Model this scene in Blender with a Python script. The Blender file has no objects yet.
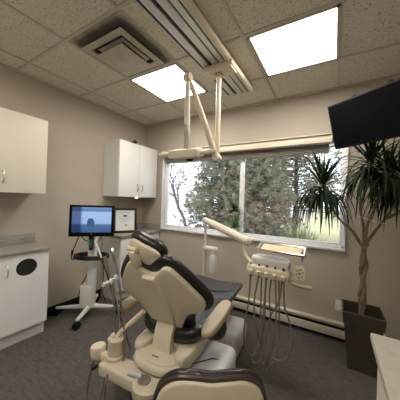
import bpy, bmesh, math, random
from mathutils import Vector, Matrix
random.seed(7)
S = bpy.context.scene
COL = S.collection
PI = math.pi

# ------------------------------------------------------------------ materials
def nt(name):
    m = bpy.data.materials.new(name); m.use_nodes = True
    t = m.node_tree; b = t.nodes['Principled BSDF']
    return m, t, b
def mat(name, col, rough=.5, metal=0., noise=0., scale=20., bump=0., bscale=200., coat=0., emis=None, estr=0., col2=None, spec=None, stretch=None):
    m, t, b = nt(name)
    b.inputs['Base Color'].default_value = (*col, 1)
    b.inputs['Roughness'].default_value = rough
    b.inputs['Metallic'].default_value = metal
    if spec is not None: b.inputs['Specular IOR Level'].default_value = spec
    if coat: b.inputs['Coat Weight'].default_value = coat
    if emis:
        b.inputs['Emission Color'].default_value = (*emis, 1); b.inputs['Emission Strength'].default_value = estr
    tc = t.nodes.new('ShaderNodeTexCoord'); src = tc.outputs['Object']
    if stretch:
        mp = t.nodes.new('ShaderNodeMapping'); mp.inputs['Scale'].default_value = stretch
        t.links.new(src, mp.inputs['Vector']); src = mp.outputs['Vector']
    if noise or col2:
        n = t.nodes.new('ShaderNodeTexNoise'); n.inputs['Scale'].default_value = scale; n.inputs['Detail'].default_value = 6
        t.links.new(src, n.inputs['Vector'])
        r = t.nodes.new('ShaderNodeValToRGB')
        c2 = col2 if col2 else tuple(c*(1-noise) for c in col)
        r.color_ramp.elements[0].position = .35; r.color_ramp.elements[1].position = .65
        r.color_ramp.elements[0].color = (*c2, 1); r.color_ramp.elements[1].color = (*col, 1)
        t.links.new(n.outputs['Fac'], r.inputs['Fac']); t.links.new(r.outputs['Color'], b.inputs['Base Color'])
    if bump:
        n = t.nodes.new('ShaderNodeTexNoise'); n.inputs['Scale'].default_value = bscale; n.inputs['Detail'].default_value = 3
        t.links.new(src, n.inputs['Vector'])
        bp = t.nodes.new('ShaderNodeBump'); bp.inputs['Strength'].default_value = bump; bp.inputs['Distance'].default_value = .003
        t.links.new(n.outputs['Fac'], bp.inputs['Height']); t.links.new(bp.outputs['Normal'], b.inputs['Normal'])
    return m

M = {}
M['wall'] = mat('beige wall paint', (.48, .42, .345), .75, noise=.04, scale=3, bump=.15, bscale=300)
M['cream'] = mat('cream moulded plastic', (.72, .645, .50), .38, noise=.03, scale=6)
M['creamlam'] = mat('cream cabinet laminate', (.74, .68, .56), .45, noise=.02, scale=5)
M['white'] = mat('white cabinet laminate', (.83, .82, .81), .42, noise=.02, scale=5)
M['whitepl'] = mat('white plastic', (.75, .74, .71), .4)
M['grey'] = mat('pale grey plastic', (.64, .64, .64), .4, noise=.03, scale=5)
M['vinyl'] = mat('white vinyl window frame', (.86, .88, .92), .35)
M['sill'] = mat('white painted sill', (.80, .79, .77), .5)
M['leather'] = mat('dark brown leather', (.020, .0165, .016), .30, noise=.25, scale=30, bump=.5, bscale=90)
M['leathergrey'] = mat('dark slate leather', (.055, .055, .062), .33, noise=.2, scale=25, bump=.5, bscale=90)
M['brownpipe'] = mat('brown vinyl edging', (.045, .030, .024), .35)
M['black'] = mat('black plastic', (.009, .009, .010), .4, spec=.3)
M['blackgloss'] = mat('black glossy bezel', (.006, .006, .008), .3, spec=.08)
M['steel'] = mat('brushed steel', (.55, .53, .50), .28, metal=1.)
M['darksteel'] = mat('dark metal', (.10, .095, .09), .35, metal=.8)
M['alu'] = mat('aluminium extrusion', (.62, .62, .60), .35, metal=.55)
M['hose'] = mat('taupe hose', (.20, .175, .145), .45)
M['hosedark'] = mat('dark grey hose', (.06, .055, .05), .5)
M['work'] = mat('grey streaked laminate worktop', (.34, .315, .28), .42, col2=(.25, .23, .20), scale=14, stretch=(3, .6, 3))
M['workpale'] = mat('pale stone laminate worktop', (.46, .42, .35), .4, col2=(.40, .36, .30), scale=40)
M['hole'] = mat('black waste opening', (.01, .01, .01), .6)  # black disc stands in for the shade inside the waste opening
M['heater'] = mat('cream enamelled steel', (.66, .60, .49), .4)
M['shade'] = mat('taupe blind fabric', (.24, .215, .18), .8, noise=.1, scale=8, stretch=(1, 1, 12))
M['valance'] = mat('cream valance', (.80, .72, .57), .5)
M['planter'] = mat('dark olive planter', (.060, .052, .038), .45, noise=.15, scale=10)
M['soil'] = mat('dark soil', (.03, .022, .015), .9, bump=1, bscale=60)
M['bark'] = mat('pale braided bark', (.27, .205, .135), .8, noise=.45, scale=30, bump=1, bscale=80)
M['twig'] = mat('tan twig', (.26, .19, .11), .7, noise=.3, scale=30)
M['leaf'] = mat('dark green strap leaf', (.022, .042, .014), .6, col2=(.010, .020, .007), scale=12, spec=.15)
M['leaf2'] = mat('fresh green leaf', (.10, .25, .05), .45, noise=.3, scale=20)
M['teal'] = mat('teal plastic', (.02, .16, .15), .4)
M['needle'] = mat('grey green pine needles', (.255, .235, .16), .75)
M['needle2'] = mat('blue green pine needles', (.25, .265, .20), .75)
M['needle3'] = mat('rusty brown pine needles', (.33, .265, .19), .8)
M['treebark'] = mat('reddish pine bark', (.17, .105, .075), .9, noise=.4, scale=9)
M['greybark'] = mat('grey bare bark', (.14, .12, .11), .9, noise=.3, scale=9)
M['brick'] = mat('tan siding', (.62, .55, .50), .8, noise=.1, scale=4)  # siding paled, distance haze is put into the colour
M['snowroof'] = mat('snowy roof', (.8, .82, .85), .8)
M['rock'] = mat('blue grey stone', (.30, .34, .38), .85, noise=.4, scale=7, bump=1, bscale=12)
M['shrub'] = mat('yellow green twigs', (.33, .33, .17), .8)
M['shrub2'] = mat('pale dry twigs', (.36, .31, .24), .8)
M['paper'] = mat('certificate paper', (.80, .82, .80), .25)
M['darkwood'] = mat('dark mahogany', (.035, .014, .012), .3, noise=.3, scale=20, stretch=(1, 8, 1))
M['ink'] = mat('pale grey ink', (.45, .47, .48), .6)
M['seal'] = mat('gold seal', (.45, .36, .2), .4)
M['lampmetal'] = mat('bright tray steel', (.75, .70, .62), .2, metal=.9)
M['warm'] = mat('warm tan tray mat', (.72, .58, .38), .5)  # plain warm tan, the same over the whole mat
M['clearpl'] = mat('pale translucent tray cover', (.76, .76, .72), .3)
M['bottle'] = mat('frosted water bottle', (.68, .67, .62), .3)
M['led'] = mat('status light', (.9, .8, .6), .5, emis=(1, .85, .6), estr=6)
M['yoke'] = mat('greyish tan plastic', (.42, .385, .31), .45)
M['pad'] = mat('tan armrest urethane', (.47, .385, .27), .42, noise=.06, scale=8)

def m_emit(name, col, s):
    m, t, b = nt(name)
    b.inputs['Base Color'].default_value = (.9, .9, .9, 1)
    b.inputs['Emission Color'].default_value = (*col, 1); b.inputs['Emission Strength'].default_value = s
    return m
M['panel'] = m_emit('light panel diffuser', (1, .945, .86), 17.0)

def m_carpet():
    m, t, b = nt('taupe loop carpet'); b.inputs['Roughness'].default_value = .95
    b.inputs['Specular IOR Level'].default_value = .1
    tc = t.nodes.new('ShaderNodeTexCoord')
    n1 = t.nodes.new('ShaderNodeTexNoise'); n1.inputs['Scale'].default_value = 90; n1.inputs['Detail'].default_value = 4
    mp = t.nodes.new('ShaderNodeMapping'); mp.inputs['Scale'].default_value = (1, 3.2, 1); mp.inputs['Rotation'].default_value = (0, 0, .1)
    t.links.new(tc.outputs['Object'], mp.inputs['Vector'])
    n2 = t.nodes.new('ShaderNodeTexNoise'); n2.inputs['Scale'].default_value = 14; n2.inputs['Detail'].default_value = 5
    t.links.new(tc.outputs['Object'], n1.inputs['Vector']); t.links.new(mp.outputs['Vector'], n2.inputs['Vector'])
    mx = t.nodes.new('ShaderNodeMix'); mx.data_type = 'FLOAT'; mx.inputs[0].default_value = .5
    t.links.new(n1.outputs['Fac'], mx.inputs[2]); t.links.new(n2.outputs['Fac'], mx.inputs[3])
    r = t.nodes.new('ShaderNodeValToRGB')
    r.color_ramp.elements[0].position = .36; r.color_ramp.elements[0].color = (.072, .064, .058, 1)
    r.color_ramp.elements[1].position = .66; r.color_ramp.elements[1].color = (.135, .120, .108, 1)
    t.links.new(mx.outputs[0], r.inputs['Fac']); t.links.new(r.outputs['Color'], b.inputs['Base Color'])
    bp = t.nodes.new('ShaderNodeBump'); bp.inputs['Strength'].default_value = .8; bp.inputs['Distance'].default_value = .006
    t.links.new(n1.outputs['Fac'], bp.inputs['Height']); t.links.new(bp.outputs['Normal'], b.inputs['Normal'])
    return m
M['carpet'] = m_carpet()

def m_tile(stain=None):
    m, t, b = nt('fissured acoustic tile'); b.inputs['Roughness'].default_value = .95
    b.inputs['Specular IOR Level'].default_value = .1
    tc = t.nodes.new('ShaderNodeTexCoord')
    mp = t.nodes.new('ShaderNodeMapping'); mp.inputs['Scale'].default_value = (1, 1.5, 1); mp.inputs['Rotation'].default_value = (0, 0, .5)
    t.links.new(tc.outputs['Object'], mp.inputs['Vector'])
    n = t.nodes.new('ShaderNodeTexNoise'); n.inputs['Scale'].default_value = 85; n.inputs['Detail'].default_value = 3
    t.links.new(mp.outputs['Vector'], n.inputs['Vector'])
    r = t.nodes.new('ShaderNodeValToRGB')
    r.color_ramp.elements[0].position = .32; r.color_ramp.elements[0].color = (.27, .24, .19, 1)
    r.color_ramp.elements[1].position = .42; r.color_ramp.elements[1].color = (.78, .73, .65, 1)
    t.links.new(n.outputs['Fac'], r.inputs['Fac']); out = r.outputs['Color']
    t.links.new(out, b.inputs['Base Color'])
    bp = t.nodes.new('ShaderNodeBump'); bp.inputs['Strength'].default_value = .6; bp.inputs['Distance'].default_value = .004
    t.links.new(r.outputs['Color'], bp.inputs['Height']); t.links.new(bp.outputs['Normal'], b.inputs['Normal'])
    return m
M['tile'] = m_tile()
M['tbar'] = mat('off-white grid bar', (.60, .565, .50), .6)

def m_stain():
    # dust blown out of the diffuser, collected on the panel around it
    m, t, b = nt('dust stained panel'); b.inputs['Roughness'].default_value = .8
    tc = t.nodes.new('ShaderNodeTexCoord')
    sep = t.nodes.new('ShaderNodeSeparateXYZ'); t.links.new(tc.outputs['Object'], sep.inputs[0])
    ax = t.nodes.new('ShaderNodeMath'); ax.operation = 'ABSOLUTE'; t.links.new(sep.outputs[0], ax.inputs[0])
    ay = t.nodes.new('ShaderNodeMath'); ay.operation = 'ABSOLUTE'; t.links.new(sep.outputs[1], ay.inputs[0])
    mx = t.nodes.new('ShaderNodeMath'); mx.operation = 'SMOOTH_MAX'; mx.inputs[2].default_value = .1
    t.links.new(ax.outputs[0], mx.inputs[0]); t.links.new(ay.outputs[0], mx.inputs[1])
    n = t.nodes.new('ShaderNodeTexNoise'); n.inputs['Scale'].default_value = 7
    t.links.new(tc.outputs['Object'], n.inputs['Vector'])
    ad = t.nodes.new('ShaderNodeMath'); ad.operation = 'MULTIPLY_ADD'; ad.inputs[1].default_value = .05
    t.links.new(n.outputs['Fac'], ad.inputs[0]); t.links.new(mx.outputs[0], ad.inputs[2])
    r = t.nodes.new('ShaderNodeValToRGB')
    r.color_ramp.elements[0].position = .300; r.color_ramp.elements[0].color = (.14, .12, .10, 1)
    r.color_ramp.elements[1].position = .350; r.color_ramp.elements[1].color = (.58, .53, .45, 1)
    t.links.new(ad.outputs[0], r.inputs['Fac']); t.links.new(r.outputs['Color'], b.inputs['Base Color'])
    return m
M['stain'] = m_stain()
M['vent'] = mat('white enamelled diffuser', (.62, .57, .49), .5, noise=.12, scale=9)
M['ventdark'] = mat('dark duct throat', (.05, .045, .04), .9, noise=.5, scale=14)  # solid throat block coloured dark, mottled by noise

def m_screen():
    m, t, b = nt('blue desktop screen'); b.inputs['Base Color'].default_value = (.01, .01, .012, 1); b.inputs['Roughness'].default_value = .12
    tc = t.nodes.new('ShaderNodeTexCoord'); sep = t.nodes.new('ShaderNodeSeparateXYZ')
    t.links.new(tc.outputs['Generated'], sep.inputs[0])
    r = t.nodes.new('ShaderNodeValToRGB'); cr = r.color_ramp
    cr.elements[0].position = 0; cr.elements[0].color = (.045, .10, .24, 1)
    cr.elements[1].position = 1; cr.elements[1].color = (.16, .26, .46, 1)
    e = cr.elements.new(.30); e.color = (.07, .15, .33, 1)
    e = cr.elements.new(.36); e.color = (.30, .48, .78, 1)
    e = cr.elements.new(.80); e.color = (.34, .52, .82, 1)
    e = cr.elements.new(.86); e.color = (.10, .20, .40, 1)
    t.links.new(sep.outputs[2], r.inputs['Fac'])
    rx = t.nodes.new('ShaderNodeValToRGB'); cx = rx.color_ramp
    cx.elements[0].position = .2; cx.elements[0].color = (.22, .26, .36, 1)
    cx.elements[1].position = .27; cx.elements[1].color = (1, 1, 1, 1)
    t.links.new(sep.outputs[0], rx.inputs['Fac'])
    mx = t.nodes.new('ShaderNodeMix'); mx.data_type = 'RGBA'; mx.blend_type = 'MULTIPLY'; mx.inputs[0].default_value = 1
    t.links.new(r.outputs['Color'], mx.inputs[6]); t.links.new(rx.outputs['Color'], mx.inputs[7])
    t.links.new(mx.outputs[2], b.inputs['Emission Color']); b.inputs['Emission Strength'].default_value = .9
    return m
M['screen'] = m_screen()
M['icon'] = m_emit('dark blue screen figure', (.04, .09, .20), .8)
M['icon'].node_tree.nodes['Principled BSDF'].inputs['Base Color'].default_value = (.01, .02, .04, 1)

def m_glass():
    m = bpy.data.materials.new('window glass'); m.use_nodes = True; t = m.node_tree; t.nodes.clear()
    o = t.nodes.new('ShaderNodeOutputMaterial'); mx = t.nodes.new('ShaderNodeMixShader')
    a = t.nodes.new('ShaderNodeBsdfTransparent'); a.inputs[0].default_value = (.94, .96, .97, 1)
    g = t.nodes.new('ShaderNodeBsdfGlossy'); g.inputs['Roughness'].default_value = .02
    f = t.nodes.new('ShaderNodeFresnel'); f.inputs[0].default_value = 1.35
    t.links.new(f.outputs[0], mx.inputs[0]); t.links.new(a.outputs[0], mx.inputs[1]); t.links.new(g.outputs[0], mx.inputs[2])
    t.links.new(mx.outputs[0], o.inputs[0])
    return m
M['glass'] = m_glass()

def m_ground():
    m, t, b = nt('winter ground'); b.inputs['Roughness'].default_value = .95
    tc = t.nodes.new('ShaderNodeTexCoord'); sep = t.nodes.new('ShaderNodeSeparateXYZ')
    t.links.new(tc.outputs['Object'], sep.inputs[0])
    # direction seen from the window: snow lies on the left side, grass on the right, needle litter under the trees
    n = t.nodes.new('ShaderNodeTexNoise'); n.inputs['Scale'].default_value = .8; n.inputs['Detail'].default_value = 8
    t.links.new(tc.outputs['Object'], n.inputs['Vector'])
    ad = t.nodes.new('ShaderNodeMath'); ad.operation = 'MULTIPLY_ADD'; ad.inputs[1].default_value = 2.5
    t.links.new(n.outputs['Fac'], ad.inputs[0]); t.links.new(sep.outputs[0], ad.inputs[2])
    r = t.nodes.new('ShaderNodeMapRange'); r.inputs[1].default_value = -3.2; r.inputs[2].default_value = 4.0
    t.links.new(ad.outputs[0], r.inputs[0])
    c = t.nodes.new('ShaderNodeValToRGB'); cr = c.color_ramp
    cr.elements[0].position = .12; cr.elements[0].color = (.82, .85, .90, 1)
    cr.elements[1].position = .9; cr.elements[1].color = (.43, .385, .215, 1)
    e = cr.elements.new(.25); e.color = (.33, .29, .24, 1)
    e = cr.elements.new(.62); e.color = (.36, .33, .22, 1)
    t.links.new(r.outputs[0], c.inputs['Fac']); t.links.new(c.outputs['Color'], b.inputs['Base Color'])
    return m
M['ground'] = m_ground()

# ------------------------------------------------------------------ mesh builder
def T(x=0, y=0, z=0): return Matrix.Translation((x, y, z))
def R(a, ax='Z'): return Matrix.Rotation(a, 4, ax)
def smooth_pts(pts, n=6, closed=False):
    P = [Vector(p) for p in pts]; out = []; N = len(P)
    rng = N if closed else N-1
    for i in range(rng):
        p0 = P[(i-1) % N] if closed else P[max(i-1, 0)]
        p1 = P[i]; p2 = P[(i+1) % N] if closed else P[i+1]
        p3 = P[(i+2) % N] if closed else P[min(i+2, N-1)]
        for k in range(n):
            t = k/n
            out.append(.5*((2*p1)+(p2-p0)*t+(2*p0-5*p1+4*p2-p3)*t*t+(3*p1-p0-3*p2+p3)*t**3))
    if not closed: out.append(P[-1])
    return out

class MB:
    def __init__(s): s.v = []; s.f = []; s.mi = []
    def add(s, vs, fs, X=None, mi=0):
        o = len(s.v)
        for v in vs:
            v = Vector(v); s.v.append(X @ v if X is not None else v)
        for f in fs: s.f.append([i+o for i in f]); s.mi.append(mi)
        return s
    def box(s, c, d, bev=0, X=None, mi=0, seg=2):
        bm = bmesh.new(); bmesh.ops.create_cube(bm, size=1)
        for v in bm.verts: v.co = Vector((v.co.x*d[0]+c[0], v.co.y*d[1]+c[1], v.co.z*d[2]+c[2]))
        if bev: bmesh.ops.bevel(bm, geom=bm.edges[:], offset=min(bev, min(d)*.49), segments=seg, profile=.5, affect='EDGES')
        bm.verts.index_update()
        s.add([v.co.copy() for v in bm.verts], [[v.index for v in f.verts] for f in bm.faces], X, mi); bm.free(); return s
    def tube(s, pts, r, n=10, sm=0, X=None, mi=0, cap=True, closed=False):
        P = smooth_pts(pts, sm, closed) if sm else [Vector(p) for p in pts]
        N = len(P)
        rr = r if isinstance(r, (list, tuple)) else None
        def rad(i):
            if not rr: return r
            t = i/(N-1)*(len(rr)-1); k = min(int(t), len(rr)-2); return rr[k]+(rr[k+1]-rr[k])*(t-k)
        vs = []; fs = []
        up = None
        for i in range(N):
            if closed: d = P[(i+1) % N]-P[i-1]
            else: d = P[min(i+1, N-1)]-P[max(i-1, 0)]
            d.normalize()
            if up is None:
                up = Vector((0, 0, 1)) if abs(d.z) < .9 else Vector((1, 0, 0))
            a = d.cross(up); 
            if a.length < 1e-5: a = d.orthogonal()
            a.normalize(); up = a.cross(d).normalized()
            for k in range(n):
                t = 2*PI*k/n; vs.append(P[i]+(a*math.cos(t)+up*math.sin(t))*rad(i))
        for i in range(N if closed else N-1):
            for k in range(n):
                j = (i+1) % N
                fs.append([i*n+k, i*n+(k+1) % n, j*n+(k+1) % n, j*n+k])
        if cap and not closed: fs.append(list(range(n))[::-1]); fs.append([(N-1)*n+k for k in range(n)])
        return s.add(vs, fs, X, mi)
    def lathe(s, prof, n=24, X=None, mi=0):
        vs = []; fs = []
        for r, z in prof:
            for k in range(n): vs.append((r*math.cos(2*PI*k/n), r*math.sin(2*PI*k/n), z))
        for i in range(len(prof)-1):
            for k in range(n): fs.append([i*n+k, i*n+(k+1) % n, (i+1)*n+(k+1) % n, (i+1)*n+k])
        fs.append(list(range(n))[::-1]); fs.append([(len(prof)-1)*n+k for k in range(n)])
        return s.add(vs, fs, X, mi)
    def pad(s, outline, t, edge=.02, bulge=.0, X=None, mi=0, sm=5, back_bulge=0., curve=None):
        """outline: closed 2D list in (x, y); slab from z=0 to z=t with rounded edge; bulge domes the top, curve(x, y) adds z"""
        O2 = smooth_pts([(a, b, 0) for a, b in outline], sm, True) if sm else [Vector((a, b, 0)) for a, b in outline]
        n = len(O2); c = sum(O2, Vector())/n
        size = sum((p-c).length for p in O2)/n
        rings = []
        def ring(inset, z):
            k = 1-inset/size
            rings.append([c+(p-c)*k+Vector((0, 0, z)) for p in O2])
        for q in (.8, .5, .25): ring(size*q, -back_bulge*(1-(1-q)**2))
        ne = 4
        for i in range(ne+1):
            a = PI/2*i/ne; ring(edge*(1-math.sin(a)), edge*(1-math.cos(a)))
        for i in range(ne+1):
            a = PI/2*i/ne; ring(edge*(1-math.cos(a)), t-edge*(1-math.sin(a)))
        for q in (.25, .5, .8): ring(size*q, t+bulge*(1-(1-q)**2))
        vs = [v for r in rings for v in r]; fs = []
        m = len(rings)
        for i in range(m-1):
            for k in range(n): fs.append([i*n+k, i*n+(k+1) % n, (i+1)*n+(k+1) % n, (i+1)*n+k])
        b0 = len(vs); vs.append(c+Vector((0, 0, -back_bulge))); vs.append(c+Vector((0, 0, t+bulge)))
        for k in range(n): fs.append([b0, (k+1) % n, k]); fs.append([b0+1, (m-1)*n+k, (m-1)*n+(k+1) % n])
        if curve: vs = [Vector((v.x, v.y, v.z+curve(v.x, v.y))) for v in vs]
        return s.add(vs, fs, X, mi)
    def sphere(s, c, r, X=None, mi=0, n=16):
        rx, ry, rz = r if isinstance(r, (tuple, list)) else (r, r, r)
        prof = [(math.sin(PI*i/8), -math.cos(PI*i/8)) for i in range(9)]
        prof[0] = (.02, -1); prof[-1] = (.02, 1)
        Y = T(*c) @ Matrix.Diagonal((rx, ry, rz, 1))
        return s.lathe(prof, n, (X @ Y) if X is not None else Y, mi)
    def build(s, name, mats, parent=None, loc=None, rot=None, smooth=True, angle=35):
        me = bpy.data.meshes.new(name); me.from_pydata([tuple(v) for v in s.v], [], s.f)
        if not isinstance(mats, (list, tuple)): mats = [mats]
        for m in mats: me.materials.append(M[m] if isinstance(m, str) else m)
        me.polygons.foreach_set('material_index', s.mi)
        me.update()
        if len(s.f) < 60000:
            bm = bmesh.new(); bm.from_mesh(me); bmesh.ops.recalc_face_normals(bm, faces=bm.faces[:]); bm.to_mesh(me); bm.free()
        if smooth:
            me.polygons.foreach_set('use_smooth', [True]*len(me.polygons)); me.set_sharp_from_angle(angle=math.radians(angle))
        o = bpy.data.objects.new(name, me); COL.objects.link(o)
        if parent: o.parent = parent
        if loc: o.location = loc
        if rot: o.rotation_euler = rot
        return o
def thing(name, label, cat, loc=(0, 0, 0), rz=0, group=None, rot=None):
    o = bpy.data.objects.new(name, None); COL.objects.link(o); o.location = loc; o.rotation_euler = rot if rot else (0, 0, rz)
    o.empty_display_size = .05
    o['label'] = label; o['category'] = cat
    if group: o['group'] = group
    return o
def tag(o, label, cat, group=None, kind=None):
    o['label'] = label; o['category'] = cat
    if group: o['group'] = group
    if kind: o['kind'] = kind
    return o
def struct(o, label=None, cat=None):
    o['kind'] = 'structure'
    if label: o['label'] = label
    if cat: o['category'] = cat
    return o
def inv(root_loc, root_rz):
    Mx = (T(*root_loc) @ R(root_rz)).inverted()
    return lambda p: Mx @ Vector(p)

# ------------------------------------------------------------------ setting
CX, CY, CH = 2.849, -2.8269, 1.4207
H = 2.70; XR = 3.78; YF = -4.4
WX0, WX1, WZ0, WZ1 = .43, 2.95, .955, 2.14
TH_ = .16
struct(MB().box((XR/2, YF/2, -.05), (XR+.3, -YF+.3, .1)).build('floor', 'carpet'), 'taupe grey loop carpet across the whole room', 'floor')
struct(MB().box((-.08, YF/2, H/2), (.16, -YF+.3, H)).build('wall_left', 'wall'), 'beige painted wall behind the cabinets', 'wall')
struct(MB().box((XR+.08, YF/2, H/2), (.16, -YF+.3, H)).build('wall_right', 'wall'), 'beige painted wall at the right of the room', 'wall')
struct(MB().box((XR/2, YF-.08, H/2), (XR, .16, H)).build('wall_front', 'wall'), 'beige painted wall behind the viewer', 'wall')
wb = MB()
wb.box((WX0/2, TH_/2, H/2), (WX0, TH_, H)); wb.box(((XR+WX1)/2, TH_/2, H/2), (XR-WX1, TH_, H))
wb.box(((WX0+WX1)/2, TH_/2, WZ0/2), (WX1-WX0, TH_, WZ0)); wb.box(((WX0+WX1)/2, TH_/2, (H+WZ1)/2), (WX1-WX0, TH_, H-WZ1))
struct(wb.build('wall_back', 'wall', smooth=False), 'beige painted wall with the wide window', 'wall')
# ceiling tiles and grid
GX0, GT, GY0 = .268, .645, -1.85
struct(MB().box((XR/2, YF/2, H+.05), (XR+.3, -YF+.3, .1)).build('ceiling', 'tile'), 'fissured acoustic tile ceiling', 'ceiling')
g = MB()
x = GX0
while x < XR:
    g.box((x, YF/2, H-.002), (.024, -YF, .008)); x += GT
y = GY0+3*GT
ys = []
while y > YF:
    if y < 0: ys.append(y); g.box((XR/2, y, H-.0035), (XR, .024, .008))
    y -= GT
struct(g.build('trim_1', 'tbar', smooth=False), 'off-white metal grid bars between ceiling tiles', 'ceiling grid')
a = MB(); a.box((.012, YF/2, H-.01), (.024, -YF, .016)); a.box((XR/2, -.012, H-.01), (XR, .024, .016)); a.box((XR-.012, YF/2, H-.01), (.024, -YF, .016))
struct(a.build('trim_2', 'tbar', smooth=False), 'thin wall angle around the ceiling edge', 'trim')
struct(MB().box((.006, YF/2, .05), (.012, -YF, .1), .003).build('baseboard_left', 'black'), 'dark rubber baseboard along the cabinet wall', 'baseboard')
struct(MB().box((XR/2, -.006, .05), (XR, .012, .1), .003).build('baseboard_back', 'black'), 'dark rubber baseboard under the window', 'baseboard')

# window
fr = MB()
y0 = .045; d = .07
def bar(x0, x1, z0, z1, yy=y0, dd=d, b=.006): fr.box(((x0+x1)/2, yy+dd/2, (z0+z1)/2), (x1-x0, dd, z1-z0), b)
f = .032
bar(WX0, WX0+f, WZ0, WZ1); bar(WX1-f, WX1, WZ0, WZ1); bar(WX0, WX1, WZ0, WZ0+f); bar(WX0, WX1, WZ1-f, WZ1)
bar(1.750, 1.785, WZ0, WZ1)
win = struct(fr.build('window_1', 'vinyl'), 'wide two-pane window with white vinyl frame', 'window')
s2 = MB(); sy = y0+.02
def sbar(x0, x1, z0, z1): s2.box(((x0+x1)/2, sy, (z0+z1)/2), (x1-x0, .03, z1-z0), .005)
for a0, a1 in ((WX0+f-.005, 1.754), (1.781, WX1-f+.005)):
    sbar(a0, a0+.018, WZ0+f, WZ1-f); sbar(a1-.018, a1, WZ0+f, WZ1-f); sbar(a0, a1, WZ0+f, WZ0+f+.018)
s2.build('window_sash', 'vinyl', win)
for a0, a1 in ((WX0+f, 1.750), (1.785, WX1-f)):
    MB().box(((a0+a1)/2, sy+.005, (WZ0+WZ1)/2), (a1-a0, .006, WZ1-WZ0-.06)).build('window_pane', 'glass', win)
cs = MB()
cs.box(((WX0+WX1)/2, .01, WZ0-.012), (WX1-WX0+.02, .085, .026), .006)
cs.box((WX0-.004, .01, (WZ0+WZ1)/2), (.012, .07, WZ1-WZ0), .003); cs.box((WX1+.004, .01, (WZ0+WZ1)/2), (.012, .07, WZ1-WZ0), .003)
cs.build('window_sill', 'sill', win)

# blind and valance
bl = thing('roller_blind', 'rolled-up taupe blind under a cream valance along the window top', 'blind', (1.63, -.05, 2.1))
v = MB(); v.box((0, 0, .04), (2.34, .05, .09), .008); v.box((0, -.012, .082), (2.36, .075, .012), .004); v.box((-1.172, .0, .04), (.012, .075, .1), .003); v.box((1.172, .0, .04), (.012, .075, .1), .003)
v.build('valance', 'valance', bl)
v = MB(); 
for k in range(5): v.box((0, .062, -.012-k*.016), (2.30, .035-.002*k, .014), .005)
v.build('blind_roll', 'shade', bl)
MB().box((0, .062, -.094), (2.30, .03, .014), .004).build('bottom_rail', 'shade', bl)
MB().tube([(.085, .03, -.06), (.083, .03, -.6), (.085, .03, -1.02)], .004, 6).build('pull_cord', 'bark', bl)

# baseboard heater
hx0, hx1 = 1.74, 3.30
ht = thing('baseboard_heater', 'long cream metal heater low on the wall below the window', 'heater', ((hx0+hx1)/2, -.014, 0))
L = hx1-hx0
b = MB(); b.box((0, -.008, .11), (L, .012, .17), .003); b.box((0, -.035, .185), (L, .06, .012), .004)
b.build('back_plate', 'heater', ht)
b = MB(); b.box((0, -.062, .09), (L, .008, .085), .003); b.box((0, -.052, .052), (L, .02, .008), .002); b.build('front_panel', 'heater', ht)
b = MB(); b.box((0, -.056, .172), (L, .006, .022), .002, X=None); b.build('top_lip', 'heater', ht)
b = MB(); b.box((0, -.032, .10), (L-.01, .03, .075)); b.build('heating_fin', 'black', ht)
for s in (-1, 1): MB().box((s*(L/2+.004), -.035, .105), (.012, .07, .175), .004).build('end_cap', 'heater', ht)

# outlet
ou = thing('wall_outlet', 'white wall outlet plate low on the wall beside the planter', 'outlet', (2.925, -.002, .35))
MB().box((0, -.003, 0), (.075, .006, .12), .004).build('cover_plate', 'whitepl', ou)
for s in (-1, 1): MB().lathe([(.017, 0), (.017, .004), (.015, .005)], 16, T(0, -.006, s*.022) @ R(PI/2, 'X')).build('socket', 'sill', ou)

# ------------------------------------------------------------------ ceiling lights, diffuser
def light_panel(i, j, label):
    x0 = GX0+i*GT; yy0 = GY0+j*GT
    t = thing('ceiling_light', label, 'light', (x0+GT/2, yy0+GT/2, H), group=None)
    fr = MB(); w = GT-.024
    for s in (-1, 1):
        fr.box((s*(w/2-.012), 0, -.006), (.024, w, .012), .002); fr.box((0, s*(w/2-.012), -.006), (w, .024, .012), .002)
    fr.build('light_frame', 'tbar', t)
    MB().box((0, 0, -.005), (w-.046, w-.046, .006)).build('diffuser_panel', 'panel', t)
light_panel(1, 1, 'square lit ceiling panel nearest the cabinet wall, left of the lamp track')
light_panel(3.02, 1, 'large square lit ceiling panel right of the lamp track')
light_panel(3.02, -3, 'added unseen lit ceiling panel right behind the viewer, right of the lamp track')  # out of view, added to brighten the foreground
light_panel(1, -2, 'added unseen lit ceiling panel behind the viewer, left of the lamp track')  # second unseen panel, also added for foreground brightness


vt = thing('air_diffuser', 'square white ceiling air vent ringed with grey dust', 'air vent', (1.245, -1.525, H))
MB().box((0, 0, -.006), (.62, .62, .008)).build('backing_panel', 'stain', vt)
def frustum(mb, a0, z0, a1, z1, th=.004, mi=0):
    vs = []
    for a_, z_ in ((a0, z0), (a1, z1)):
        vs += [(-a_, -a_, z_), (a_, -a_, z_), (a_, a_, z_), (-a_, a_, z_)]
    vs += [(x_, y_, z_+th) for x_, y_, z_ in vs]
    fs = []
    for k in range(4):
        j = (k+1) % 4
        fs += [[k, j, 4+j, 4+k], [8+k, 12+k, 12+j, 8+j], [k, 8+k, 8+j, j], [4+k, 4+j, 12+j, 12+k]]
    mb.add(vs, fs, None, mi)
fm = MB(); frustum(fm, .19, -.012, .238, -.046, .005); frustum(fm, .186, -.048, .240, -.048, .005); fm.build('outer_frame', 'vent', vt, smooth=False)
MB().box((0, 0, -.022), (.385, .385, .012)).build('duct_throat', 'ventdark', vt)
fm = MB(); frustum(fm, .12, -.040, .150, -.034, .004)
fm.build('inner_louver', 'vent', vt, smooth=False)
fm = MB(); fm.box((0, 0, -.088), (.32, .32, .008), .003); fm.lathe([(.035, -.096), (.03, -.098), (.012, -.098)], 20); fm.build('drop_plate', 'vent', vt)
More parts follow.
